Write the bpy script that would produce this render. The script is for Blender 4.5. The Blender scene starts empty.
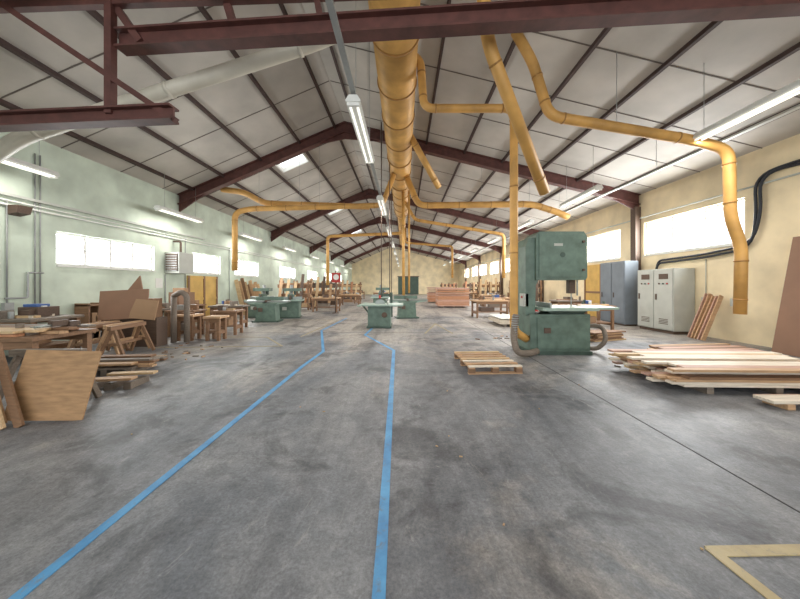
import bpy, bmesh, math, random
from mathutils import Vector, Matrix
random.seed(7)
sc = bpy.context.scene

# ------------------------------------------------------------ materials
def lin(c):
    return tuple(((v/255)/12.92 if v/255 <= .04045 else (((v/255)+.055)/1.055)**2.4) for v in c)
def mat(name, rgb, rough=.6, metal=0, var=.15, scale=4, bump=0, emit=0, stretch=(1,1,1), rgb2=None):
    m = bpy.data.materials.new(name); m.use_nodes = True
    nt = m.node_tree; n = nt.nodes; b = n['Principled BSDF']
    c = lin(rgb)
    tc = n.new('ShaderNodeTexCoord'); mp = n.new('ShaderNodeMapping'); mp.inputs['Scale'].default_value = stretch
    nz = n.new('ShaderNodeTexNoise'); nz.inputs['Scale'].default_value = scale; nz.inputs['Detail'].default_value = 6
    cr = n.new('ShaderNodeValToRGB')
    c2 = lin(rgb2) if rgb2 else tuple(min(1, v*(1+var)) for v in c)
    cr.color_ramp.elements[0].position = .3; cr.color_ramp.elements[1].position = .7
    cr.color_ramp.elements[0].color = (*[v*(1-var) for v in c], 1)
    cr.color_ramp.elements[1].color = (*c2, 1)
    nt.links.new(tc.outputs['Object'], mp.inputs['Vector']); nt.links.new(mp.outputs[0], nz.inputs['Vector'])
    nt.links.new(nz.outputs['Fac'], cr.inputs[0]); nt.links.new(cr.outputs[0], b.inputs['Base Color'])
    b.inputs['Roughness'].default_value = rough; b.inputs['Metallic'].default_value = metal
    if bump:
        bp = n.new('ShaderNodeBump'); bp.inputs['Strength'].default_value = bump; bp.inputs['Distance'].default_value = .02
        nt.links.new(nz.outputs['Fac'], bp.inputs['Height']); nt.links.new(bp.outputs[0], b.inputs['Normal'])
    if emit:
        b.inputs['Emission Color'].default_value = (*c, 1); b.inputs['Emission Strength'].default_value = emit
    return m

M = {}
M['duct'] = mat('painted_duct_yellow', (200,153,84), .5, .05, .25, 2)
M['ductseam'] = mat('duct_seam', (164,120,62), .5, .05, .15, 3)
M['steel'] = mat('oxide_red_steel', (86,51,45), .6, .05, .3, 5)
M['purlin'] = mat('dark_purlin', (64,47,43), .7, 0, .2, 5)
M['seam'] = mat('panel_seam', (98,90,84), .8, 0, .1, 5)
M['ceil'] = mat('ceiling_panel', (176,170,162), .65, 0, .2, .7)
M['wallg'] = mat('mint_painted_wall', (194,205,189), .7, 0, .2, 1.3, .1)
M['wally'] = mat('cream_painted_wall', (228,211,176), .75, 0, .18, 1.1, .25)
M['white'] = mat('white_paint', (218,218,212), .5, 0, .05, 4)
M['pvc'] = mat('cream_pipe', (206,200,184), .45, 0, .08, 3)
M['grey'] = mat('grey_metal', (150,152,150), .45, .3, .1, 4)
M['lgrey'] = mat('light_grey_enamel', (180,182,174), .5, 0, .06, 4)
M['bgrey'] = mat('blue_grey_enamel', (112,120,128), .5, 0, .1, 3)
M['dark'] = mat('dark_metal', (48,48,50), .5, .2, .2, 6)
M['black'] = mat('black_rubber', (30,34,42), .5, 0, .2, 6)
M['green'] = mat('machine_green', (94,114,102), .45, .05, .25, 5)
M['greend'] = mat('machine_green_dark', (64,82,73), .5, .05, .2, 5)
M['lgreen'] = mat('machine_table_green', (150,170,158), .4, .1, .1, 5)
M['cast'] = mat('cast_iron_table', (150,156,152), .35, .6, .1, 8)
def wood(n, c, s=(1,14,14), v=.2): M[n] = mat('wood_'+n, c, .65, 0, v, 3, .05, stretch=s)
wood('pine', (204,174,134)); wood('beech', (188,152,116)); wood('ply', (166,130,92),(2,2,9)); wood('brown', (132,100,74)); wood('dark', (90,72,60))
wood('pale', (218,206,188)); wood('pink', (186,148,130)); wood('orange', (178,126,92)); wood('old', (120,108,96))
M['hard'] = mat('hardboard_brown', (140,106,84), .6, 0, .1, 2)
M['card'] = mat('cardboard', (162,130,100), .8, 0, .1, 2)
M['ochre'] = mat('ochre_door_paint', (200,162,88), .6, 0, .12, 3)
M['red'] = mat('red_paint', (170,48,42), .5, 0, .1, 3)
M['bluep'] = mat('blue_plastic', (60,92,150), .5, 0, .1, 3)
M['yelf'] = mat('faded_yellow_floor_paint', (156,146,120), .7, 0, .2, 9)
M['joint'] = mat('slab_joint', (52,52,54), .9, 0, .3, 6)
M['saw'] = mat('sawdust', (190,160,120), .9, 0, .2, 12)
M['tube'] = mat('fluorescent_tube', (250,248,240), .4, 0, .02, 4, emit=.7)

def concrete(name, paint=None):
    m = bpy.data.materials.new(name); m.use_nodes = True
    nt = m.node_tree; n = nt.nodes; L = nt.links.new; b = n['Principled BSDF']
    tc = n.new('ShaderNodeTexCoord')
    def noise(scale, detail=6, st=(1,1,1), rough=.6, dist=0, loc=(0,0,0)):
        mp = n.new('ShaderNodeMapping'); mp.inputs['Scale'].default_value = st; mp.inputs['Location'].default_value = loc
        z = n.new('ShaderNodeTexNoise'); z.inputs['Scale'].default_value = scale; z.inputs['Detail'].default_value = detail
        z.inputs['Roughness'].default_value = rough; z.inputs['Distortion'].default_value = dist
        L(tc.outputs['Object'], mp.inputs['Vector']); L(mp.outputs[0], z.inputs['Vector']); return z.outputs['Fac']
    def ramp(f, a, bb, c0, c1):
        r = n.new('ShaderNodeValToRGB'); r.color_ramp.elements[0].position = a; r.color_ramp.elements[1].position = bb
        r.color_ramp.elements[0].color = (*c0,1); r.color_ramp.elements[1].color = (*c1,1); L(f, r.inputs[0]); return r.outputs[0]
    def mix(t, f, a, c):
        x = n.new('ShaderNodeMix'); x.data_type = 'RGBA'; x.blend_type = t
        if isinstance(f, float): x.inputs[0].default_value = f
        else: L(f, x.inputs[0])
        L(a, x.inputs[6]); L(c, x.inputs[7]); return x.outputs[2]
    def rgb(c):
        r = n.new('ShaderNodeRGB'); r.outputs[0].default_value = (*lin(c),1); return r.outputs[0]
    base = ramp(noise(.45, 9, dist=.8, rough=.65), .36, .64, lin((102,106,112)), lin((140,140,141)))
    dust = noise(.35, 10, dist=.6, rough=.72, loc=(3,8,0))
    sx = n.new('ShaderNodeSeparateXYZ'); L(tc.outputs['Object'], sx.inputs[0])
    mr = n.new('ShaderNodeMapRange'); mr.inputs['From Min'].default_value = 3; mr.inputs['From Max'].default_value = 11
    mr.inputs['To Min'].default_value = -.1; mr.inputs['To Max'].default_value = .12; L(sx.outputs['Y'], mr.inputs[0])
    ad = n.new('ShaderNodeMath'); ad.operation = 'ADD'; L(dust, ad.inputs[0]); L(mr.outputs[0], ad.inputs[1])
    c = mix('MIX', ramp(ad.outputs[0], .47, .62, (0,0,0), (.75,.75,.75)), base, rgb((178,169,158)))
    track = ramp(noise(.8, 8, (1.6,.2,1), dist=.6, rough=.7), .40, .58, (.52,.52,.55), (1.1,1.1,1.1))
    c = mix('MULTIPLY', .65, c, track)
    stain = ramp(noise(1.0, 9, dist=.5, rough=.66, loc=(1.3,.2,0)), .53, .61, (1,1,1), (.36,.36,.38))
    c = mix('MULTIPLY', .8, c, stain)
    mid = ramp(noise(6, 9, rough=.78, dist=.6), .35, .65, (.66,.66,.68), (1.26,1.26,1.24))
    c = mix('MULTIPLY', .9, c, mid)
    fine = ramp(noise(45, 8, rough=.85), .36, .64, (.58,.58,.58), (1.34,1.34,1.34))
    c = mix('MULTIPLY', .9, c, fine)
    scr = ramp(noise(3.2, 10, (1,.35,1), rough=.85, dist=2.5), .58, .66, (0,0,0), (.45,.45,.45))
    c = mix('MIX', scr, c, rgb((176,174,170)))
    spk = ramp(noise(17, 8, rough=.8, loc=(9,2,0)), .68, .71, (0,0,0), (.8,.8,.8))
    c = mix('MIX', spk, c, rgb((196,190,180)))
    if paint:
        wearf = ramp(noise(14, 10, rough=.8, dist=.6), .54, .68, (0,0,0), (.85,.85,.85))
        tone = ramp(noise(3, 6, rough=.7), .3, .7, lin(paint[0]), lin(paint[1]))
        c = mix('MIX', wearf, tone, c)
    L(c, b.inputs['Base Color'])
    rr = n.new('ShaderNodeMapRange'); rr.inputs['To Min'].default_value = .34; rr.inputs['To Max'].default_value = .72
    L(noise(1.1, 9, rough=.75), rr.inputs[0]); L(rr.outputs[0], b.inputs['Roughness'])
    bp = n.new('ShaderNodeBump'); bp.inputs['Strength'].default_value = .3; bp.inputs['Distance'].default_value = .01
    L(noise(18, 8), bp.inputs['Height']); L(bp.outputs[0], b.inputs['Normal'])
    return m
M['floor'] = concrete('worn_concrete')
M['blue'] = concrete('worn_blue_floor_paint', ((60,126,178),(94,164,210)))
M['yel'] = concrete('worn_yellow_floor_paint', ((166,146,106),(186,168,124)))

# ------------------------------------------------------------ mesh builder
class B:
    def __init__(s, name):
        s.name = name; s.bm = bmesh.new(); s.mats = []
    def mi(s, m):
        if m not in s.mats: s.mats.append(m)
        return s.mats.index(m)
    def hexa(s, vs, m):
        v = [s.bm.verts.new(p) for p in vs]
        for f in ((0,3,2,1),(4,5,6,7),(0,1,5,4),(1,2,6,5),(2,3,7,6),(3,0,4,7)):
            fc = s.bm.faces.new([v[i] for i in f]); fc.material_index = s.mi(m)
    def box(s, x0,x1,y0,y1,z0,z1, m, M4=None):
        vs = [Vector(p) for p in ((x0,y0,z0),(x1,y0,z0),(x1,y1,z0),(x0,y1,z0),(x0,y0,z1),(x1,y0,z1),(x1,y1,z1),(x0,y1,z1))]
        if M4: vs = [M4 @ v for v in vs]
        s.hexa(vs, m)
    def cbox(s, c, size, m, rot=(0,0,0)):
        M4 = Matrix.Translation(c) @ Matrix.Rotation(rot[2],4,'Z') @ Matrix.Rotation(rot[1],4,'Y') @ Matrix.Rotation(rot[0],4,'X')
        a,b,c2 = size[0]/2,size[1]/2,size[2]/2
        s.box(-a,a,-b,b,-c2,c2,m,M4)
    def beam(s, p0, p1, w, h, m, up=(0,0,1)):
        p0=Vector(p0); p1=Vector(p1); d=(p1-p0).normalized(); up=Vector(up)
        if abs(d.dot(up))>.98: up=Vector((0,1,0))
        r=d.cross(up).normalized(); u=r.cross(d).normalized()
        a=r*w/2; b=u*h/2
        s.hexa([p0-a-b,p0+a-b,p0+a+b,p0-a+b,p1-a-b,p1+a-b,p1+a+b,p1-a+b], m)
    def ibeam(s, p0, p1, w, h, m):
        t=.03; o=Vector((0,0,h/2-t/2))
        s.beam(p0,p1,t,h-2*t,m)
        s.beam(Vector(p0)+o,Vector(p1)+o,w,t,m); s.beam(Vector(p0)-o,Vector(p1)-o,w,t,m)
    def tube(s, pts, r, m, seg=16, bend=None, r1=None):
        pts=[Vector(p) for p in pts]; bend = bend if bend is not None else r*2.2
        path=[pts[0]]
        for i in range(1,len(pts)-1):
            a,b,c=pts[i-1],pts[i],pts[i+1]
            k=min(bend,(b-a).length*.48,(c-b).length*.48)
            q0=b+(a-b).normalized()*k; q1=b+(c-b).normalized()*k
            for j in range(7):
                t=j/6; path.append(q0*(1-t)**2+b*2*t*(1-t)+q1*t*t)
        path.append(pts[-1])
        n=len(path); d=(path[1]-path[0]).normalized()
        ref=Vector((0,0,1)) if abs(d.z)<.9 else Vector((1,0,0))
        u=d.cross(ref).normalized(); rings=[]
        for i,p in enumerate(path):
            if i==0: t=path[1]-path[0]
            elif i==n-1: t=path[-1]-path[-2]
            else: t=path[i+1]-path[i-1]
            t.normalize(); u=(u-t*u.dot(t)).normalized(); w=t.cross(u)
            rr = r if r1 is None else r+(r1-r)*i/(n-1)
            rings.append([s.bm.verts.new(p+(u*math.cos(2*math.pi*k/seg)+w*math.sin(2*math.pi*k/seg))*rr) for k in range(seg)])
        ix=s.mi(m)
        for i in range(n-1):
            for k in range(seg):
                f=s.bm.faces.new((rings[i][k],rings[i][(k+1)%seg],rings[i+1][(k+1)%seg],rings[i+1][k])); f.material_index=ix; f.smooth=True
        for rg in (rings[0][::-1],rings[-1]):
            f=s.bm.faces.new(rg); f.material_index=ix
    def collars(s, p0, p1, r, sp, m, w=.05, seg=16):
        p0=Vector(p0);p1=Vector(p1);L=(p1-p0).length;d=(p1-p0).normalized();n=max(1,int(L/sp))
        for i in range(n+1):
            q=p0+d*(L*i/n); s.tube([q-d*w/2,q+d*w/2], r*1.05+.004, m, seg)
    def prism(s, poly, axis, a, b, m):
        def P(u,v,t): return {'y':(u,t,v),'x':(t,u,v),'z':(u,v,t)}[axis]
        A=[s.bm.verts.new(P(u,v,a)) for u,v in poly]; C=[s.bm.verts.new(P(u,v,b)) for u,v in poly]
        ix=s.mi(m); n=len(poly)
        for f in [A[::-1],C]+[[A[i],A[(i+1)%n],C[(i+1)%n],C[i]] for i in range(n)]:
            s.bm.faces.new(f).material_index=ix
    def done(s, bevel=0, center=True, rotz=0):
        bmesh.ops.recalc_face_normals(s.bm, faces=s.bm.faces[:])
        me=bpy.data.meshes.new(s.name); s.bm.to_mesh(me); s.bm.free()
        for k in s.mats: me.materials.append(M[k])
        ob=bpy.data.objects.new(s.name, me); sc.collection.objects.link(ob)
        if center:
            xs=[v.co for v in me.vertices]
            c=Vector(((min(v.x for v in xs)+max(v.x for v in xs))/2,(min(v.y for v in xs)+max(v.y for v in xs))/2,min(v.z for v in xs)))
            me.transform(Matrix.Translation(-c)); ob.location=c
        ob.rotation_euler[2]=rotz
        if bevel:
            bv=ob.modifiers.new('bevel','BEVEL'); bv.width=bevel; bv.segments=2; bv.limit_method='ANGLE'
        return ob

# ------------------------------------------------------------ shell
XL,XR,Y0,Y1 = -9.0,9.4,-5.0,50.0
XA,ZA,ZE = -2.36,8.1,5.2
def roof(x):
    return ZA-(XA-x)*(ZA-ZE)/(XA-XL) if x<XA else ZA-(x-XA)*(ZA-ZE)/(XR-XA)

b=B('floor'); b.box(XL-.3,XR+.3,Y0,Y1+.3,-.2,0,'floor'); b.done(center=False)

LWIN=[(7.5,10.45),(12.3,14.2),(15.4,17.9),(21,24),(27,30),(33,36),(39,42)]
RWIN=[(8.0,11.35),(12.6,14.9),(16.6,18.8),(25,27.4),(28.8,31.6),(33,35.5),(37,40),(42,45)]
def wallx(name,xa,xb,wins,z0,z1,m):
    b=B(name); b.box(xa,xb,Y0,Y1,0,z0,m); b.box(xa,xb,Y0,Y1,z1,ZE+.1,m)
    y=Y0
    for a,c in wins: b.box(xa,xb,y,a,z0,z1,m); y=c
    b.box(xa,xb,y,Y1,z0,z1,m); return b.done(center=False)
wallx('wall_left',XL-.25,XL,LWIN,2.12,3.0,'wallg')
wallx('wall_right',XR,XR+.25,RWIN,2.76,4.03,'wally')
b=B('wall_far'); b.prism([(XL-.25,0),(XR+.25,0),(XR+.25,ZE),(XA,ZA+.1),(XL-.25,ZE)],'y',Y1,Y1+.25,'wally'); b.done(center=False)

wn=1
def window(x,side,y0,y1,z0,z1,panes):
    global wn
    b=B('window_%d'%wn); wn+=1
    xa,xb=(x-.16,x-.08) if side<0 else (x+.08,x+.16); t=.06
    b.box(xa,xb,y0,y1,z0,z0+t,'white'); b.box(xa,xb,y0,y1,z1-t,z1,'white')
    for i in range(panes+1):
        yy=y0+(y1-y0-t)*i/panes; b.box(xa,xb,yy,yy+t,z0+t,z1-t,'white')
    zz=z0+(z1-z0)*(.5 if side<0 else .3)
    if side<0: b.box(xa+.02,xb-.02,y0,y1,zz-.015,zz+.015,'white')
    if side<0: b.box(x-.1,x+.05,y0,y1,z0-.04,z0,'white')
    else: b.box(x-.05,x+.1,y0,y1,z0-.04,z0,'white')
    b.done(center=False)
    ld=bpy.data.lights.new('daylight_window','AREA'); ld.shape='RECTANGLE'; ld.size=y1-y0; ld.size_y=z1-z0
    ld.energy=(95 if side>0 else 68)*(y1-y0)*(z1-z0); ld.color=(.97,.99,1)
    lo=bpy.data.objects.new('daylight_window',ld); sc.collection.objects.link(lo)
    lo.location=(x+.22*side,(y0+y1)/2,(z0+z1)/2); lo.rotation_euler=(math.radians(90),0,math.radians(90 if side>0 else -90))
for a,c in LWIN: window(XL,-1,a,c,2.12,3.0,max(2,round((c-a)/.75)))
for a,c in RWIN: window(XR,1,a,c,2.76,4.03,max(2,round((c-a)/1.15)))

SKY=[(-5.5,-4.3,12.05,13.2),(-5.5,-4.3,20.2,21.3),(-5.5,-4.3,29,30.2)]
b=B('ceiling')
def slab(xa,xb,ya,yb,m='ceil',o0=0,o1=.15):
    b.hexa([(xa,ya,roof(xa)+o0),(xb,ya,roof(xb)+o0),(xb,yb,roof(xb)+o0),(xa,yb,roof(xa)+o0),
            (xa,ya,roof(xa)+o1),(xb,ya,roof(xb)+o1),(xb,yb,roof(xb)+o1),(xa,yb,roof(xa)+o1)],m)
slab(XL-.3,-5.5,Y0,Y1+.2); slab(-4.3,XA,Y0,Y1+.2); slab(XA,XR+.3,Y0,Y1+.2)
y=Y0
for k in SKY: slab(-5.5,-4.3,y,k[2]); y=k[3]
slab(-5.5,-4.3,y,Y1+.2)
yy=1.2
while yy<Y1:
    slab(XL,XA-.02,yy,yy+.025,'seam',-.012,.01); slab(XA+.02,XR,yy,yy+.025,'seam',-.012,.01); yy+=1.6
b.done(center=False)
b=B('roof_purlins')
xs=[-8.4,-7.2,-5.7,-4.15,-2.75,-1.95,-.6,.9,2.4,3.9,5.4,6.9,8.4]
for x in xs:
    w=.032
    b.hexa([(x-w,Y0,roof(x-w)-.09),(x+w,Y0,roof(x+w)-.09),(x+w,Y1,roof(x+w)-.09),(x-w,Y1,roof(x-w)-.09),
            (x-w,Y0,roof(x-w)+.01),(x+w,Y0,roof(x+w)+.01),(x+w,Y1,roof(x+w)+.01),(x-w,Y1,roof(x-w)+.01)],'purlin')
b.done(center=False)
for i,k in enumerate(SKY):
    b=B('window_%d'%wn); wn+=1
    xa,xb,ya,yb=k
    for (p,q,r,s_) in ((xa,xb,ya,ya+.05),(xa,xb,yb-.05,yb),(xa,xa+.05,ya,yb),(xb-.05,xb,ya,yb)):
        slab(p,q,r,s_,'white',-.03,.16)
    b.done(center=False)

def frame(y):
    global b
    b=B('portal_frame')
    D=.38
    for (xa,xb) in ((XL+.02,XA),(XA,XR-.02)):
        for (ya,yb,o0,o1) in ((y-.02,y+.02,-D,-.02),(y-.12,y+.12,-D-.03,-D),(y-.12,y+.12,-.03,-.0)):
            b.hexa([(xa,ya,roof(xa)+o0),(xb,ya,roof(xb)+o0),(xb,yb,roof(xb)+o0),(xa,yb,roof(xa)+o0),
                    (xa,ya,roof(xa)+o1),(xb,ya,roof(xb)+o1),(xb,yb,roof(xb)+o1),(xa,yb,roof(xa)+o1)],'steel')
    b.prism([(XA-1.2,roof(XA-1.2)-D),(XA,roof(XA)-D-.28),(XA+1.6,roof(XA+1.6)-D),(XA,roof(XA)-D)],'y',y-.02,y+.02,'steel')
    for (x,s_) in ((XL+.02,1),(XR-.02,-1)):
        b.prism([(x,roof(x)-D),(x+1.2*s_,roof(x+1.2*s_)-D),(x,roof(x)-D-.3)],'y',y-.03,y+.03,'steel')
    b.done(center=False)
    c=B('steel_column')
    x=XR
    c.box(x-.2,x-.005,y-.1,y+.1,0,roof(x)-.5,'dark')
    c.box(x-.24,x-.2,y-.13,y+.13,0,roof(x)-.5,'dark')
    c.done(center=False)
for y in (3.6,11.6,19.6,27.6,35.6,43.6): frame(y)

# ------------------------------------------------------------ floor markings
def fline(name, pts, w, m, z=.003):
    b=B(name)
    for i in range(len(pts)-1):
        p=Vector((*pts[i],0)); q=Vector((*pts[i+1],0)); d=(q-p).normalized(); p=p-d*w/3; q=q+d*w/3
        b.beam(p+Vector((0,0,z)),q+Vector((0,0,z)),w,z*2-.001*i*.3,m)
    return b.done(center=False)
fline('blue_floor_line',[(-.12,-3),(-.13,1.5),(-.25,7.1),(-1.25,9.3),(-1.1,12.2)],.07,'blue')
fline('blue_floor_line',[(-1.98,-3),(-1.98,1.48),(-2.0,5.8),(-1.95,7.0),(-2.9,10.2),(-2.76,14)],.07,'blue')
fline('yellow_floor_line',[(4.0,1.78),(1.86,1.74),(2.0,.2)],.07,'yel')
fline('yellow_floor_line',[(-8.3,9.0),(-4.2,8.9),(-3.2,7.6),(-6.5,7.4)],.06,'yelf')
fline('yellow_floor_line',[(.7,9.6),(1.3,12),(1.6,9.6)],.06,'yelf')
fline('yellow_floor_line',[(-3.2,9.0),(-3.0,13.2),(-6,13.4)],.06,'yelf')
fline('floor_joint',[(2.78,-3),(2.8,14)],.014,'joint',.001)
fline('floor_joint',[(-8.9,9.7),(9.2,9.9)],.014,'joint',.001)

# ------------------------------------------------------------ ducts
b=B('main_extraction_duct')
dx,dz,dr=-.17,6.6,.46
b.tube([(dx,2.6,dz),(dx,19.8,dz)],dr,'duct',40); b.collars((dx,3.0,dz),(dx,19.4,dz),dr,1.3,'ductseam',.04,40)
b.tube([(dx,19.8,dz),(dx,22.5,dz-.1),(dx,34,dz-.1)],.3,'duct',24)
for y in (4.4,8.4,12.6,16.6,24,30):
    for s_ in (-.47,.47): b.tube([(dx+s_,y,dz),(dx+s_,y,roof(dx+s_))],.012,'dark',8)
b.done(center=False)

def pipe(name, pts, r, extra=None, sp=1.2, bend=None, hang=()):
    b=B(name); b.tube(pts,r,'duct',20,bend or r*2.6)
    for i in range(len(pts)-1):
        p,q=Vector(pts[i]),Vector(pts[i+1])
        if (q-p).length>r*8:
            d=(q-p).normalized(); b.collars(p+d*r*3,q-d*r*3,r,sp,'ductseam',.03,20)
    for h in hang: b.tube([h,(h[0],h[1],roof(h[0]))],.006,'grey',8)
    b.done(center=False)
pipe('extraction_pipe',[(.1,6.6,6.9),(.38,6.6,6.7),(.45,6.6,5.62),(2.5,6.6,5.62),(2.5,6.6,.55),(2.85,6.75,.35)],.09)
pipe('extraction_pipe',[(1.05,4.2,6.9),(1.3,4.5,5.35),(2.67,5.5,3.35)],.1)
pipe('extraction_pipe',[(2.3,6,6.85),(2.67,6,6.2),(3.0,6,5.1),(5.95,6,4.6),(6.72,6,4.4),(6.75,6,3.0),(6.98,6,2.4),(6.95,6,1.0)],.1,hang=((4.4,6,4.9),))
pipe('extraction_pipe',[(-.3,12,6.5),(-.9,12,4.9),(-6.4,12,4.75),(-7,12,4.6),(-7,12,2.2)],.11,hang=((-3.5,12,4.8),(-6,12,4.8)))
pipe('extraction_pipe',[(-1.5,12.6,5.0),(-6.0,12.4,5.1),(-6.7,12.2,5.5),(-7.6,12.1,5.6)],.12,hang=((-4.5,12.5,5.1),))
pipe('extraction_pipe',[(0,12.4,6.5),(.6,12.2,4.95),(5.3,12,4.95),(6.4,12,4.6),(6.8,12,4.4)],.13,hang=((3.2,12,5.0),(5.2,12,5.0)))
pipe('extraction_pipe',[(.2,9.5,6.5),(1.25,10.4,5.1)],.11)
pipe('extraction_pipe',[(0,16,6.3),(.6,16,5.2),(5.5,16,4.4),(5.5,16,2.0)],.09)
pipe('extraction_pipe',[(.0,19,6.5),(-.1,19,5.0),(-5.0,19,4.8),(-5.0,19,1.6)],.1)
pipe('extraction_pipe',[(-.05,14.1,6.3),(-.02,14.1,1.1)],.07)
pipe('extraction_pipe',[(.25,14.4,6.3),(.25,14.4,1.2)],.05)
pipe('extraction_pipe',[(.1,24,6.3),(.1,24,5.1),(4.0,24,4.8),(4.0,24,2.2)],.09)
b=B('suspended_power_cable')
for x,y in ((-.85,10.9),(-.55,11.2),(-.6,14)): b.tube([(x,y,1.15),(x,y,roof(x))],.018,'dark',8)
b.done(center=False)
b=B('white_ceiling_pipe')
b.tube([(XL+.02,5.6,3.4),(-6.6,5,4.15),(-1.6,5,5.75),(-.9,4.9,5.95)],.12,'pvc',20,.3); b.collars((-6.3,5,4.25),(-1.8,5,5.68),.12,1.6,'pvc',.06)
b.tube([(-1.2,4.95,5.9),(-1.2,4.95,roof(-1.2))],.012,'dark',8)
b.done(center=False)
b=B('white_ceiling_pipe'); b.tube([(XL+.05,3.95,5.75-.6),(-3,3.9,6.1),(.6,3.9,6.3)],.1,'pvc',16); b.tube([(-2,3.9,6.1),(-2,3.9,roof(-2))],.012,'dark',8); b.done(center=False)

b=B('steel_roof_truss')
b.ibeam((XL+.02,4.5,4.02),(-3.33,4.2,4.08),.18,.22,'steel')
b.ibeam((-4.25,4.34,5.24),(9.3,3.5,5.34),.2,.28,'steel')
b.beam((-5.95,4.25,5.75),(-3.3,4.2,3.98),.07,.08,'steel')
b.beam((-4.3,4.25,4.1),(-4.3,4.25,roof(-4.3)),.1,.1,'steel')
b.beam((-5.1,4.3,roof(-5.1)),(-3.9,4.3,5.2),.08,.1,'steel')
b.beam((-3.2,4.3,roof(-3.2)),(-2.5,4.25,5.42),.08,.1,'steel')
b.beam((-1.7,4.3,roof(-1.7)),(-1.2,4.2,5.42),.08,.1,'steel')
b.beam((-7.2,4.4,4.1),(-6.0,4.3,roof(-6)),.07,.08,'steel')
b.beam((XL+.02,4.4,5.72),(1.0,4.1,5.78),.09,.12,'steel')
b.done(center=False)

# ------------------------------------------------------------ lights
def fixture(x,y0,y1,z,energy=85):
    b=B('fluorescent_ceiling_light')
    b.prism([(x-.07,z+.09),(x+.07,z+.09),(x+.12,z+.01),(x+.12,z-.02),(x-.12,z-.02),(x-.12,z+.01)],'y',y0,y1,'white')
    for s_ in (-.06,.06): b.tube([(x+s_,y0+.05,z-.045),(x+s_,y1-.05,z-.045)],.02,'tube',10)
    for yy in (y0+.02,y1-.06): b.box(x-.1,x+.1,yy,yy+.04,z-.075,z-.02,'white')
    for yy in (y0+.3,y1-.3): b.tube([(x,yy,z+.08),(x,yy,roof(x))],.005,'grey',6)
    b.done(center=False)
    ld=bpy.data.lights.new('fixture_fill_light','AREA'); ld.shape='RECTANGLE'; ld.size=.03; ld.size_y=y1-y0-.2; ld.energy=energy; ld.color=(1,.97,.92)  # added fill lamp to brighten the room; the fixtures themselves are mostly unlit
    lo=bpy.data.objects.new('fixture_fill_light',ld); sc.collection.objects.link(lo); lo.location=(x,(y0+y1)/2,z-.07)
for y in (4.7,9.95,15.2,20.5,26,32,38,44): fixture(-.83,y,y+2.3,4.6)
for y in (4.8,9.75,14.7,20,26,32,38,44): fixture(-8.3,y,y+2.1,4.2,32)
for y in (4.0,8.9,13.6,18.5,24,30,36,42): fixture(6.0,y,y+2.1,4.6)
b=B('cable_tray'); 
b.box(-.87,-.79,2.0,44,4.74,4.78,'grey')
for y in range(3,44,4): b.tube([(-.83,y,4.75),(-.83,y,roof(-.83))],.006,'grey',6)
b.done(center=False)
b=B('cable_tray'); b.box(6.9,7.0,2,44,4.72,4.76,'lgrey')
for y in range(3,44,5): b.tube([(6.96,y,4.75),(6.96,y,roof(6.96))],.006,'grey',6)
b.done(center=False)
b=B('wall_conduit')
for (z,r) in ((3.42,.025),(3.52,.018)): b.tube([(XL+.03,Y0+1,z),(XL+.03,48,z)],r,'white',8)
b.box(XL+.001,XL+.08,3,13,3.62,3.68,'lgrey'); b.done(center=False)

b=B('wall_conduit')
for (y,z0,z1) in ((6.55,1.2,3.5),(7.05,0.9,4.8),(7.15,.9,4.8),(10.9,.8,2.0),(11.9,1.0,3.5),(14.9,.8,3.5)):
    b.tube([(XL+.03,y,z0),(XL+.03,y,z1)],.015,'grey',8); b.box(XL+.003,XL+.09,y-.08,y+.08,z0-.22,z0,'grey')
b.done(center=False)
b=B('wall_radiator_pipe'); b.tube([(XL+.05,7.2,1.9),(XL+.05,6.9,1.9),(XL+.05,6.9,1.3),(XL+.05,6.5,1.3)],.02,'grey',8); b.done(center=False)

b=B('wall_fan_heater')
b.box(XL,XL+.55,10.9,11.65,2.05,2.85,'lgrey'); b.box(XL+.05,XL+.5,10.87,10.9,2.12,2.78,'dark')
for i in range(7): b.box(XL+.05,XL+.5,10.84,10.87,2.14+i*.09,2.17+i*.09,'grey')
b.tube([(XL+.3,11.3,2.85),(XL+.3,11.3,3.3),(XL+.02,11.3,3.3)],.04,'dark',10); b.done(.01,center=False)
b=B('wall_loudspeaker'); b.prism([(XL,3.2),(XL+.25,3.25),(XL+.3,3.42),(XL,3.42)],'y',6.55,6.8,'dark'); b.done(center=False)

b=B('door_1')
b.box(XL,XL+.05,12.0,13.9,0,2.0,'ochre')
for yy in (12.0,12.93,13.8): b.box(XL+.05,XL+.08,yy,yy+.1,0,2.0,'brown')
for zz in (0.1,.95,1.88): b.box(XL+.05,XL+.075,12,13.9,zz,zz+.1,'ochre')
b.done(center=False)
b=B('door_2'); b.box(XR-.06,XR,13.7,15.0,0,2.6,'ochre'); b.box(XR-.09,XR-.06,13.7,13.8,0,2.6,'brown'); b.box(XR-.09,XR-.06,14.9,15.0,0,2.6,'brown'); b.box(XR-.08,XR-.06,13.7,15,1.2,1.3,'brown'); b.done(center=False)
b=B('door_3'); b.box(-1,2.5,Y1-.08,Y1,0,3.0,'greend'); b.box(.7,.8,Y1-.12,Y1-.08,0,3,'dark'); b.box(-1.1,2.6,Y1-.1,Y1,3,3.15,'dark'); b.done(center=False)
b=B('door_4'); b.box(XR-.08,XR,20.8,24.0,0,3.9,'orange')
for yy in (20.8,22.3,23.9): b.box(XR-.12,XR-.08,yy,yy+.1,0,3.9,'brown')
b.box(XR-.11,XR-.08,20.8,24,2.0,2.12,'brown'); b.done(center=False)

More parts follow.
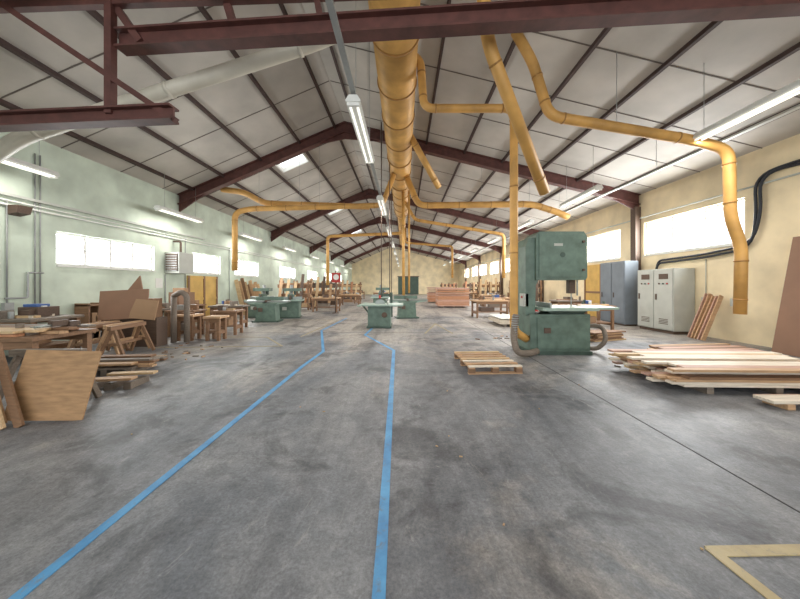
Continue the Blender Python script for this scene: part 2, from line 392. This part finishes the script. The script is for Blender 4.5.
# ------------------------------------------------------------ objects
def bandsaw(x,y):
    b=B('bandsaw')
    b.box(x+.05,x+1.42,y,y+.75,.06,.93,'green'); b.box(x+.0,x+1.45,y-.04,y+.8,0,.08,'greend')
    b.box(x+.2,x+1.36,y-.02,y,.14,.86,'green')
    b.prism([(x-.02,.9),(x+.2,.9),(x+.22,1.6),(x+.32,1.78),(x+.32,2.7),(x+.05,2.7),(x-.02,2.5)],'y',y+.1,y+.68,'green')
    b.prism([(x+.2,1.72),(x+1.34,1.72),(x+1.38,1.78),(x+1.38,2.72),(x+1.3,2.84),(x+.28,2.84),(x+.2,2.76)],'y',y+.04,y+.7,'green')
    b.box(x+.26,x+1.32,y+.015,y+.04,1.79,2.77,'green')
    b.tube([(x+.8,y+.01,2.3),(x+.8,y+.03,2.3)],.06,'greend',20)
    b.tube([(x+1.27,y-.02,1.95),(x+1.27,y+.02,1.95)],.03,'dark',12); b.tube([(x+1.27,y-.02,2.6),(x+1.27,y+.02,2.6)],.03,'dark',12)
    b.box(x+.6,x+.8,y+.01,y+.016,2.5,2.56,'lgrey')
    b.box(x+1.16,x+1.19,y+.33,y+.335,.93,1.75,'cast'); b.box(x+1.1,x+1.25,y+.28,y+.42,1.4,1.75,'dark')
    b.tube([(x+1.3,y+.3,1.35),(x+1.3,y+.3,1.75)],.02,'cast',8)
    b.box(x+.25,x+1.5,y-.2,y+.8,1.02,1.09,'lgreen'); b.box(x+1.5,x+2.05,y-.05,y+.6,1.04,1.09,'lgreen')
    b.prism([(x+.6,.9),(x+1.3,.9),(x+1.45,1.03),(x+.45,1.03)],'y',y+.1,y+.6,'greend')
    b.box(x+.4,x+.44,y-.2,y+.8,1.09,1.2,'cast')
    b.tube([(x+.2,y+.76,.35),(x+.2,y+1.1,.35)],.18,'greend',20)
    b.tube([(x+1.44,y+.35,.55),(x+1.5,y+.35,.55)],.14,'dark',20); b.tube([(x+1.5,y+.35,.55),(x+1.54,y+.35,.55)],.05,'lgrey',12)
    b.box(x-.06,x+.05,y+.1,y+.35,1.1,1.4,'lgrey'); b.tube([(x-.08,y+.2,1.32),(x-.05,y+.2,1.32)],.03,'red',12)
    b.box(x+.35,x+.5,y-.04,y,.5,.62,'dark')
    b.done(.012,center=False)
bandsaw(2.85,6.65)
b=B('flexible_hose')
pts=[(2.5,6.45,.95),(2.42,6.45,.5),(2.45,6.3,.12),(2.75,6.35,.1),(2.98,6.5,.12)]
b.tube(pts,.07,'old',16,.3)
for i in range(11): b.tube([(2.48-.004*i,6.45,.92-i*.05),(2.48-.004*i,6.45,.90-i*.05)],.078,'grey',16)
b.done(center=False)
b=B('flexible_hose'); b.tube([(4.3,7.3,.5),(4.6,7.2,.6),(4.8,7.0,.6),(4.75,6.8,.3),(4.6,6.9,.08),(4.4,7.0,.08)],.05,'old',14,.25); b.done(center=False)

def pallet(x,y,w,d,rot=0,m='beech'):
    b=B('wooden_pallet'); z=.1
    for i in range(3):
        yy=-d/2+.05+i*(d-.1)/2
        b.box(-w/2,w/2,yy-.05,yy+.05,0,.022,m)
        for xx in (-w/2+.06,0,w/2-.06): b.box(xx-.06,xx+.06,yy-.05,yy+.05,.022,.1,'brown')
    for xx in (-w/2+.06,0,w/2-.06): b.box(xx-.05,xx+.05,-d/2,d/2,.1,.122,m)
    n=7
    for i in range(n):
        yy=-d/2+.05+i*(d-.1)/(n-1); b.box(-w/2,w/2,yy-.042,yy+.042,.122,.144,random.choice([m,'pale','pine']))
    o=b.done(.003); o.location=(x,y,0); o.rotation_euler[2]=rot; return o
pallet(1.62,5.8,.98,1.2,.05)

def stack(name,x0,x1,y0,y1,h,rot=0,wds=('pine','pale','beech','pink'),t=.035,ragged=.3,bearer=True,bw=.14):
    b=B(name); cx,cy=(x0+x1)/2,(y0+y1)/2; L=x1-x0; D=y1-y0; z=0
    if bearer:
        for xx in (-L*.35,0,L*.35): b.box(xx-.05,xx+.05,-D/2,D/2,0,.1,'old')
        z=.1
    k=0
    while z<h:
        yy=-D/2
        while yy<D/2-bw*.6:
            w=bw*random.uniform(.8,1.2); a=-L/2+random.uniform(-ragged,ragged)*.5; c=L/2+random.uniform(-ragged,ragged)*.5
            if z>h*.6 and random.random()<.3: yy+=w; continue
            b.box(a,c,yy,yy+w-.008,z+.001,z+t,random.choice(wds)); yy+=w
        z+=t+.002; k+=1
    o=b.done(.002); o.location=(cx,cy,0); o.rotation_euler[2]=rot; return o
stack('timber_stack',4.1,6.9,4.25,5.6,.34,-.03,('pine','pale','beech','pink','pale','brown'),ragged=.5)
stack('timber_stack',7.2,8.7,4.0,4.8,.2,.03,('pink','pine','beech'))
b=B('timber_board'); b.box(4.75,6.6,3.72,3.95,.07,.11,'pale'); b.box(4.9,5.0,3.7,3.97,0,.07,'beech'); b.box(6.2,6.3,3.7,3.97,0,.07,'beech'); b.done(.003)
b=B('timber_board'); b.box(5.0,7.0,4.02,4.16,0,.04,'pink'); b.done(.003)
stack('timber_stack',5.9,8.0,6.3,7.2,.12,.1,('brown','pink','beech'),bearer=False)
stack('timber_stack',5.2,6.3,8.3,9.1,.25,.3,('brown','beech','pine'),bearer=False)
stack('timber_stack',-5.9,-4.75,5.1,5.7,.22,.1,('brown','beech','old'))
stack('timber_stack',-4.95,-4.2,4.4,4.8,.14,.15,('pine','beech','pine'))
stack('timber_stack',-6.4,-5.2,5.9,6.2,.1,.2,('brown','beech','pine'),bearer=False)
stack('panel_stack',3.7,4.9,11.2,12.6,.35,0,('pale','white'),.03,.05,bw=1.4)

def bench(x,y,w,d,h=.85,rot=0,top='beech',clutter=3,shelf=True,name='workbench',legm='brown'):
    b=B(name)
    b.box(-w/2,w/2,-d/2,d/2,h-.06,h,top)
    for sx in (-1,1):
        for sy in (-1,1): b.box(sx*(w/2-.09)-.04,sx*(w/2-.09)+.04,sy*(d/2-.08)-.04,sy*(d/2-.08)+.04,0,h-.06,legm)
        b.box(sx*(w/2-.09)-.03,sx*(w/2-.09)+.03,-d/2+.08,d/2-.08,.18,.26,legm)
    b.box(-w/2+.06,w/2-.06,-d/2+.06,-d/2+.09,h-.18,h-.06,legm); b.box(-w/2+.06,w/2-.06,d/2-.09,d/2-.06,h-.18,h-.06,legm)
    if shelf: b.box(-w/2+.08,w/2-.08,-d/2+.08,d/2-.08,.26,.29,legm)
    for i in range(clutter):
        cx=random.uniform(-w/2+.2,w/2-.2); cy=random.uniform(-d/2+.15,d/2-.15); k=random.random()
        if k<.35: b.cbox((cx,cy,h+.08),(random.uniform(.12,.3),.18,.16),random.choice(['card','grey','brown','bluep','dark','old']),(0,0,random.random()))
        elif k<.7: b.cbox((cx*.3,cy,h+.025),(w*.6,.1,.05),random.choice(['pine','pale','brown']),(0,0,random.uniform(-.15,.15)))
        else: b.tube([(cx,cy,h),(cx,cy,h+random.uniform(.1,.25))],.045,random.choice(['white','grey','greend','old']),12)
    if shelf and clutter:
        b.box(-w*.3,w*.1,-d*.25,d*.25,.29,.29+.2,random.choice(['card','dark','old']))
    o=b.done(.004); o.location=(x,y,0); o.rotation_euler[2]=rot; return o
def sawhorse(x,y,w=.9,h=.75,rot=0,m='brown'):
    b=B('sawhorse')
    b.box(-w/2,w/2,-.04,.04,h-.09,h,m)
    for sx in (-1,1):
        for sy in (-1,1): b.beam((sx*(w/2-.1),sy*.02,h-.08),(sx*(w/2-.06),sy*.26,.0),.05,.06,m)
        b.beam((sx*(w/2-.08),-.16,.3),(sx*(w/2-.08),.16,.3),.03,.06,m)
    b.beam((-w/2+.08,0,.3),(w/2-.08,0,.3),.03,.06,m)
    o=b.done(.003); o.location=(x,y,0); o.rotation_euler[2]=rot

# left foreground
bench(-6.35,4.5,2.2,.9,.86,.03,'brown',2,False)
so=B('timber_boards_on_bench')
for i in range(12): so.box(-7.4+.1*(i%6),-5.25+random.uniform(-.3,.1),4.1+(i%6)*.13,4.22+(i%6)*.13,.862+.045*(i//6),.9+.045*(i//6),random.choice(['pine','beech','brown','orange','old']))
so.done(.002)
b=B('plywood_sheet')
b.cbox((-4.22,3.5,.40),(.82,.018,.80),'ply',(math.radians(-15),math.radians(3),.12)); b.done(center=False)
sawhorse(-4.72,3.85,.9,.74,.05,'old')
b=B('leaning_boards')
for i,x in enumerate((-4.75,-4.62,-4.9)):
    b.beam((x+.3,3.2+.06*i,.0),(x-.25,3.4+.06*i,.9),.1,.03,['pine','brown','beech'][i],up=(0,1,0))
b.done(.002)
b=B('trestle_frame')
for (p,q) in (((-4.95,3.3,0.02),(-5.2,3.25,.75)),((-4.55,3.1,.02),(-4.75,3.05,.75)),((-5.35,3.3,.72),(-4.5,2.98,.72)),((-5.0,3.15,.25),(-4.55,3.0,.25)),((-5.5,3.1,.02),(-5.2,3.25,.75))):
    b.beam(p,q,.05,.05,'old')
b.done(.003)
b=B('bench_vice'); b.box(-5.5,-5.35,4.65,4.8,.93,1.02,'dark'); b.box(-5.47,-5.38,4.45,4.67,.96,1.05,'dark'); b.tube([(-5.42,4.45,.98),(-5.42,4.25,.98)],.02,'cast',10); b.tube([(-5.5,4.27,.98),(-5.34,4.27,.98)],.01,'cast',8); b.done(.004)

for k,(x,y) in enumerate(((-7.3,6.9),(-6.98,6.65),(-6.65,6.9),(-6.33,6.65))): sawhorse(x,y,.95,.7,math.pi/2+.06*(k-1.5),'brown' if k%2 else 'beech')
b=B('hardboard_panels')
b.cbox((-7.2,7.45,1.1),(1.2,.03,.75),'hard',(math.radians(-8),math.radians(-3),.05)); b.cbox((-6.65,7.42,.98),(.7,.03,.5),'card',(math.radians(-10),math.radians(4),-.08))
b.cbox((-7.1,7.65,1.0),(1.2,.3,.5),'brown'); b.box(-7.6,-6.4,7.5,7.85,0,.75,'dark')
b.prism([(-7.25,1.4),(-6.8,1.4),(-6.88,1.85)],'y',7.55,7.58,'hard')
b.done(.002)
b=B('flexible_hose'); b.tube([(-6.35,8.0,1.3),(-6.1,7.95,1.42),(-5.95,7.95,1.3),(-5.95,7.95,.05)],.07,'old',14,.2); b.tube([(-6.35,8.0,1.3),(-6.35,8.0,.02)],.07,'old',14); b.done(center=False)
bench(-8.2,6.4,1.2,1.0,.9,0,'old',9)
b=B('storage_crate'); b.box(-8.4,-7.95,6.3,6.7,.902,1.12,'dark'); b.box(-8.35,-8.05,6.35,6.6,1.12,1.18,'bluep'); b.done(.01)
bench(-6.3,8.5,.55,.5,.75,.05,'beech',1)
bench(-5.5,8.5,.5,.45,.7,.0,'beech',0)
bench(-6.9,9.2,.9,.6,.82,.0,'brown',5)
bench(-5.75,9.5,.8,.6,.78,.1,'brown',4)
bench(-8.0,9.4,.8,1.2,.85,0,'old',8)
bench(-8.3,11.0,.8,1.2,.85,0,'brown',8)
bench(-6.5,10.8,1.2,.6,.85,.1,'old',8)
b=B('tool_cabinet'); b.box(-8.2,-7.5,10.1,10.4,.05,1.35,'brown'); b.box(-8.17,-7.87,10.08,10.1,.1,1.3,'hard'); b.box(-7.83,-7.53,10.08,10.1,.1,1.3,'hard'); b.box(-7.9,-7.88,10.06,10.08,.7,.8,'grey'); b.box(-8.15,-7.55,10.13,10.37,0,.05,'dark'); b.box(-8.1,-7.7,10.15,10.35,1.35,1.5,'card'); b.done(.005)
b=B('tool_shelf'); 
for z in (.0,.5,1.0): b.box(XL+.02,XL+.4,7.9,8.7,z+.02,z+.06,'brown')
for y in (7.9,8.3,8.65): b.box(XL+.02,XL+.4,y,y+.05,0,1.1,'brown')
for i in range(8):
    z=random.choice([.06,.56]); y=random.uniform(7.95,8.45); b.box(XL+.1,XL+.36,y,y+.14,z,z+random.uniform(.15,.3),random.choice(['card','grey','dark','beech','old']))
b.done(.003)
b=B('paper_notice'); b.box(XL+.001,XL+.01,10.5,10.8,1.5,1.85,'white'); b.done(center=False)
b=B('leaning_boards')
for i in range(9): b.beam((-8.5,15.4+.28*i,.0),(-8.93,15.4+.28*i,1.5+.5*random.random()),.2,.03,random.choice(['pine','orange','beech','brown']),up=(0,1,0))
b.done(.002,center=False)

def planer(x,y,L=1.9,rot=0,name='surface_planer'):
    b=B(name)
    b.prism([(-.5,0),(.5,0),(.42,.12),(.38,.72),(.48,.82),(-.48,.82),(-.38,.72),(-.42,.12)],'y',-.3,.3,'green')
    b.box(-.55,.55,-.36,.36,0,.06,'greend')
    b.box(-L/2,-.06,-.28,.28,.86,.92,'cast'); b.box(.06,L/2,-.28,.28,.85,.91,'cast')
    b.prism([(-L/2,.86),(-.1,.86),(-.3,.74),(-L/2+.1,.82)],'y',-.25,.25,'lgreen'); b.prism([(L/2,.85),(.1,.85),(.3,.73),(L/2-.1,.81)],'y',-.25,.25,'lgreen')
    b.box(-.6,.6,.22,.26,.92,1.08,'green'); b.tube([(0,-.28,.9),(0,.3,.9)],.05,'dark',14)
    b.box(-.2,.2,.3,.62,.2,.62,'greend'); b.tube([(0,.5,.62),(0,.5,1.1)],.08,'grey',14)
    b.box(-.3,-.12,-.32,-.3,.45,.62,'dark'); b.tube([(-.42,-.36,.6),(-.42,-.32,.6)],.08,'dark',16)
    o=b.done(.008); o.location=(x,y,0); o.rotation_euler[2]=rot
def spindle(x,y,rot=0):
    b=B('spindle_moulder')
    b.box(-.45,.45,-.4,.4,0,.78,'green'); b.box(-.5,.5,-.45,.45,0,.07,'greend'); b.box(-.6,.6,-.5,.5,.82,.88,'lgreen'); b.box(-.4,.4,-.35,.35,.78,.82,'greend')
    b.box(-.55,-.1,.0,.06,.88,1.03,'cast'); b.box(.1,.55,.0,.06,.88,1.03,'cast'); b.box(-.15,.15,.05,.35,.88,1.15,'green')
    b.tube([(0,-.05,.88),(0,-.05,1.1)],.05,'dark',14); b.box(.1,.2,.3,.45,1.1,1.35,'greend'); b.box(-.3,.5,-.2,.2,1.3,1.45,'green')
    b.tube([(0,.3,1.1),(0,.35,1.6)],.07,'grey',12); b.box(-.3,-.1,-.42,-.4,.4,.55,'lgrey')
    o=b.done(.008); o.location=(x,y,0); o.rotation_euler[2]=rot
def tablesaw(x,y,rot=0,name='table_saw'):
    b=B(name)
    b.box(-.42,.42,-.45,.45,0,.8,'green'); b.box(-.46,.46,-.5,.5,0,.07,'greend'); b.box(-.6,.9,-.6,.6,.82,.88,'lgreen'); b.box(-.38,.38,-.4,.4,.8,.82,'greend')
    b.box(-.75,-.62,-.9,.9,.83,.88,'lgreen'); b.beam((-.68,0,.84),(-.42,0,.5),.06,.06,'greend')
    b.tube([(0,-.01,.86),(0,.01,.86)],.2,'cast',28); b.box(.3,.34,-.55,.55,.88,1.0,'lgrey'); b.prism([(-.25,1.1),(.25,1.08),(.2,1.2),(-.2,1.22)],'x',-.03,.03,'red')
    b.box(.36,.46,.55,.65,.3,1.3,'greend'); b.box(-.1,.46,.5,.6,1.15,1.25,'greend'); b.tube([(.2,-.48,.5),(.2,-.54,.5)],.1,'dark',16)
    o=b.done(.008); o.location=(x,y,0); o.rotation_euler[2]=rot
tablesaw(-.85,11.2,.0); planer(.1,14.3,2.0,.2); spindle(-1.4,17.5,.1)
planer(-6.0,12.9,1.8,.1); spindle(-5.6,14.3,.2); spindle(-7.2,14.6)
def rack(x,y,w=2.0,h=2.0,rot=0):
    b=B('timber_rack')
    for sx in (-w/2,0,w/2): b.box(sx-.04,sx+.04,-.3,-.22,0,h,'brown'); b.box(sx-.04,sx+.04,.22,.3,0,h,'brown'); b.box(sx-.04,sx+.04,-.3,.3,.1,.16,'brown')
    for z in (.16,.8,1.4):
        b.box(-w/2-.1,w/2+.1,-.3,.3,z,z+.04,'brown')
        for i in range(6):
            b.box(-w/2-random.uniform(0,.2),w/2+random.uniform(0,.2),-.24+i*.08,-.17+i*.08,z+.041,z+.1+random.uniform(0,.25),random.choice(['pine','beech','old','orange','brown','dark']))
    for i in range(4):
        xx=-w/2+i*w/4; b.beam((xx,-.55,.02),(xx+.15,-.33,h+random.uniform(-.3,.4)),.18,.03,random.choice(['pine','beech','orange','dark']))
    o=b.done(.003); o.location=(x,y,0); o.rotation_euler[2]=rot
for (x,y,r) in ((-7.0,18.6,0),(-5.8,20.8,.1),(-7.6,24,0),(-5.2,28.5,0),(-7.6,30,0),(7.8,18.5,.1),(7.6,26,0),(7.8,33,0),(5.6,36,0)): rack(x,y,1.8,1.9,r)
for (x,y) in ((-4.7,17.6),(-4.2,22.8),(-4.9,25.5),(-5.4,34),(-2.4,30),(5.6,17.6),(6.6,22),(5.2,30),(6.8,30)): bench(x,y,1.6,.8,.85,random.uniform(-.2,.2),'beech',6)
bench(6.6,10.4,1.5,.8,.88,.1,'brown',8)
bench(7.6,13.4,1.4,.8,.9,.0,'old',6)
bench(4.3,14.6,1.7,.9,.85,.1,'beech',8)
b=B('red_crate'); b.box(5.8,6.2,13.4,13.8,0,.5,'red'); b.box(5.75,6.25,13.35,13.85,.5,.54,'red'); b.done(.01)
for (x0,x1,y0) in ((2.4,4.6,20.6),(2.2,4.3,26.2)):
    stack('veneered_panel_stack',x0,x1,y0,y0+1.6,1.35,0,('orange','pink'),.05,.06,bw=1.6)
b=B('wall_sign'); 
b.tube([(-3.9,16.5,0),(-3.9,16.5,2.4)],.03,'dark',10); b.tube([(-3.9,16.5,0),(-3.9,16.5,.03)],.2,'dark',16); b.box(-4.1,-3.6,16.44,16.5,1.75,2.3,'red'); b.tube([(-3.85,16.425,2.05),(-3.85,16.44,2.05)],.16,'white',20); b.done(center=False)

b=B('electrical_cabinet')
X=8.7
b.box(X,XR-.02,9.35,10.8,.1,2.15,'lgrey'); b.box(X+.03,XR-.04,9.4,10.75,0,.1,'dark')
for (a,c) in ((9.38,10.06),(10.1,10.77)):
    b.box(X-.02,X,a,c,.13,2.12,'lgrey')
    b.box(X-.05,X-.02,c-.1,c-.06,1.1,1.3,'dark')
    for i in range(3): b.tube([(X-.045,a+.18+i*.15,1.65),(X-.02,a+.18+i*.15,1.65)],.028,['red','greend','dark'][i],12)
    b.box(X-.03,X-.02,a+.15,a+.5,1.8,1.98,'dark')
    for i in range(4): b.box(X-.03,X-.02,a+.15,a+.5,.3+i*.05,.32+i*.05,'dark')
b.done(.01,center=False)
b=B('metal_locker')
b.box(X-.1,XR-.26,11.3,12.7,.06,2.55,'bgrey'); b.box(X-.05,XR-.3,11.35,12.65,0,.06,'dark')
for a in (11.33,12.02): b.box(X-.12,X-.1,a,a+.65,.1,2.5,'bgrey'); b.box(X-.15,X-.12,a+.52,a+.55,1.1,1.3,'dark')
b.done(.01,center=False)
b=B('black_cable_bundle')
hx=XR-.1
for o in (0,.1):
    b.tube([(hx,5.2,4.1+o),(hx,6.6,4.45+o),(hx,7.6+o,4.5),(hx,7.55+o,3.5),(hx,7.75,2.7-o),(hx,9.0,2.55-o),(hx,10.6,2.5-o),(hx,10.7,2.15)],.035,'black',12,.5)
b.done(center=False)
b=B('wall_conduit')
for y in (8.2,9.0): b.tube([(XR-.03,y,1.2),(XR-.03,y,2.4)],.012,'lgrey',8); b.box(XR-.08,XR-.003,y-.09,y+.09,1.0,1.22,'lgrey')
b.tube([(XR-.03,2,4.25),(XR-.03,48,4.25)],.025,'lgrey',8)
b.done(center=False)
b=B('leaning_boards')
for i in range(5): b.beam((8.6+.03*i,8.35+.13*i,.0),(9.25,8.45+.1*i,1.25+.12*random.random()),.12,.03,random.choice(['pine','pink','beech']),up=(0,1,0))
b.done(.002,center=False)
b=B('plywood_sheet'); 
b.prism([(8.8,0),(8.85,0),(9.37,2.75),(9.32,2.75)],'y',5.4,6.95,'hard'); b.done(center=False)
b=B('wood_offcuts')
for i in range(46):
    x,y=random.choice([(-5.2,7.0),(3.2,8.8),(5.0,6.2),(-6,7.6),(-5.2,6.3)]); x+=random.gauss(0,.5); y+=random.gauss(0,.3)
    b.cbox((x,y,.011),(random.uniform(.03,.15),random.uniform(.02,.04),.02),random.choice(['beech','old','brown']),(0,0,random.random()*3))
for i in range(12): b.cbox((random.uniform(-3,3),random.uniform(1.6,6),.004),(random.uniform(.01,.03),.01,.008),random.choice(['beech','saw']),(0,0,random.random()*3))
b.done(center=False)

# ------------------------------------------------------------ world, light, camera
w=bpy.data.worlds.new('overcast_sky'); sc.world=w; w.use_nodes=True
nt=w.node_tree; bg=nt.nodes['Background']; bg.inputs[0].default_value=(.95,.98,1,1); bg.inputs[1].default_value=2.1
sc.view_settings.view_transform='Standard'; sc.view_settings.exposure=.28
cam=bpy.data.cameras.new('camera'); co=bpy.data.objects.new('camera',cam); sc.collection.objects.link(co)
co.location=(0,0,1.6); co.rotation_euler=(math.radians(90),0,0)
cam.sensor_width=36; cam.lens=13.05; cam.shift_x=-.005; cam.shift_y=-.018; cam.clip_start=.05; cam.clip_end=200
sc.camera=co
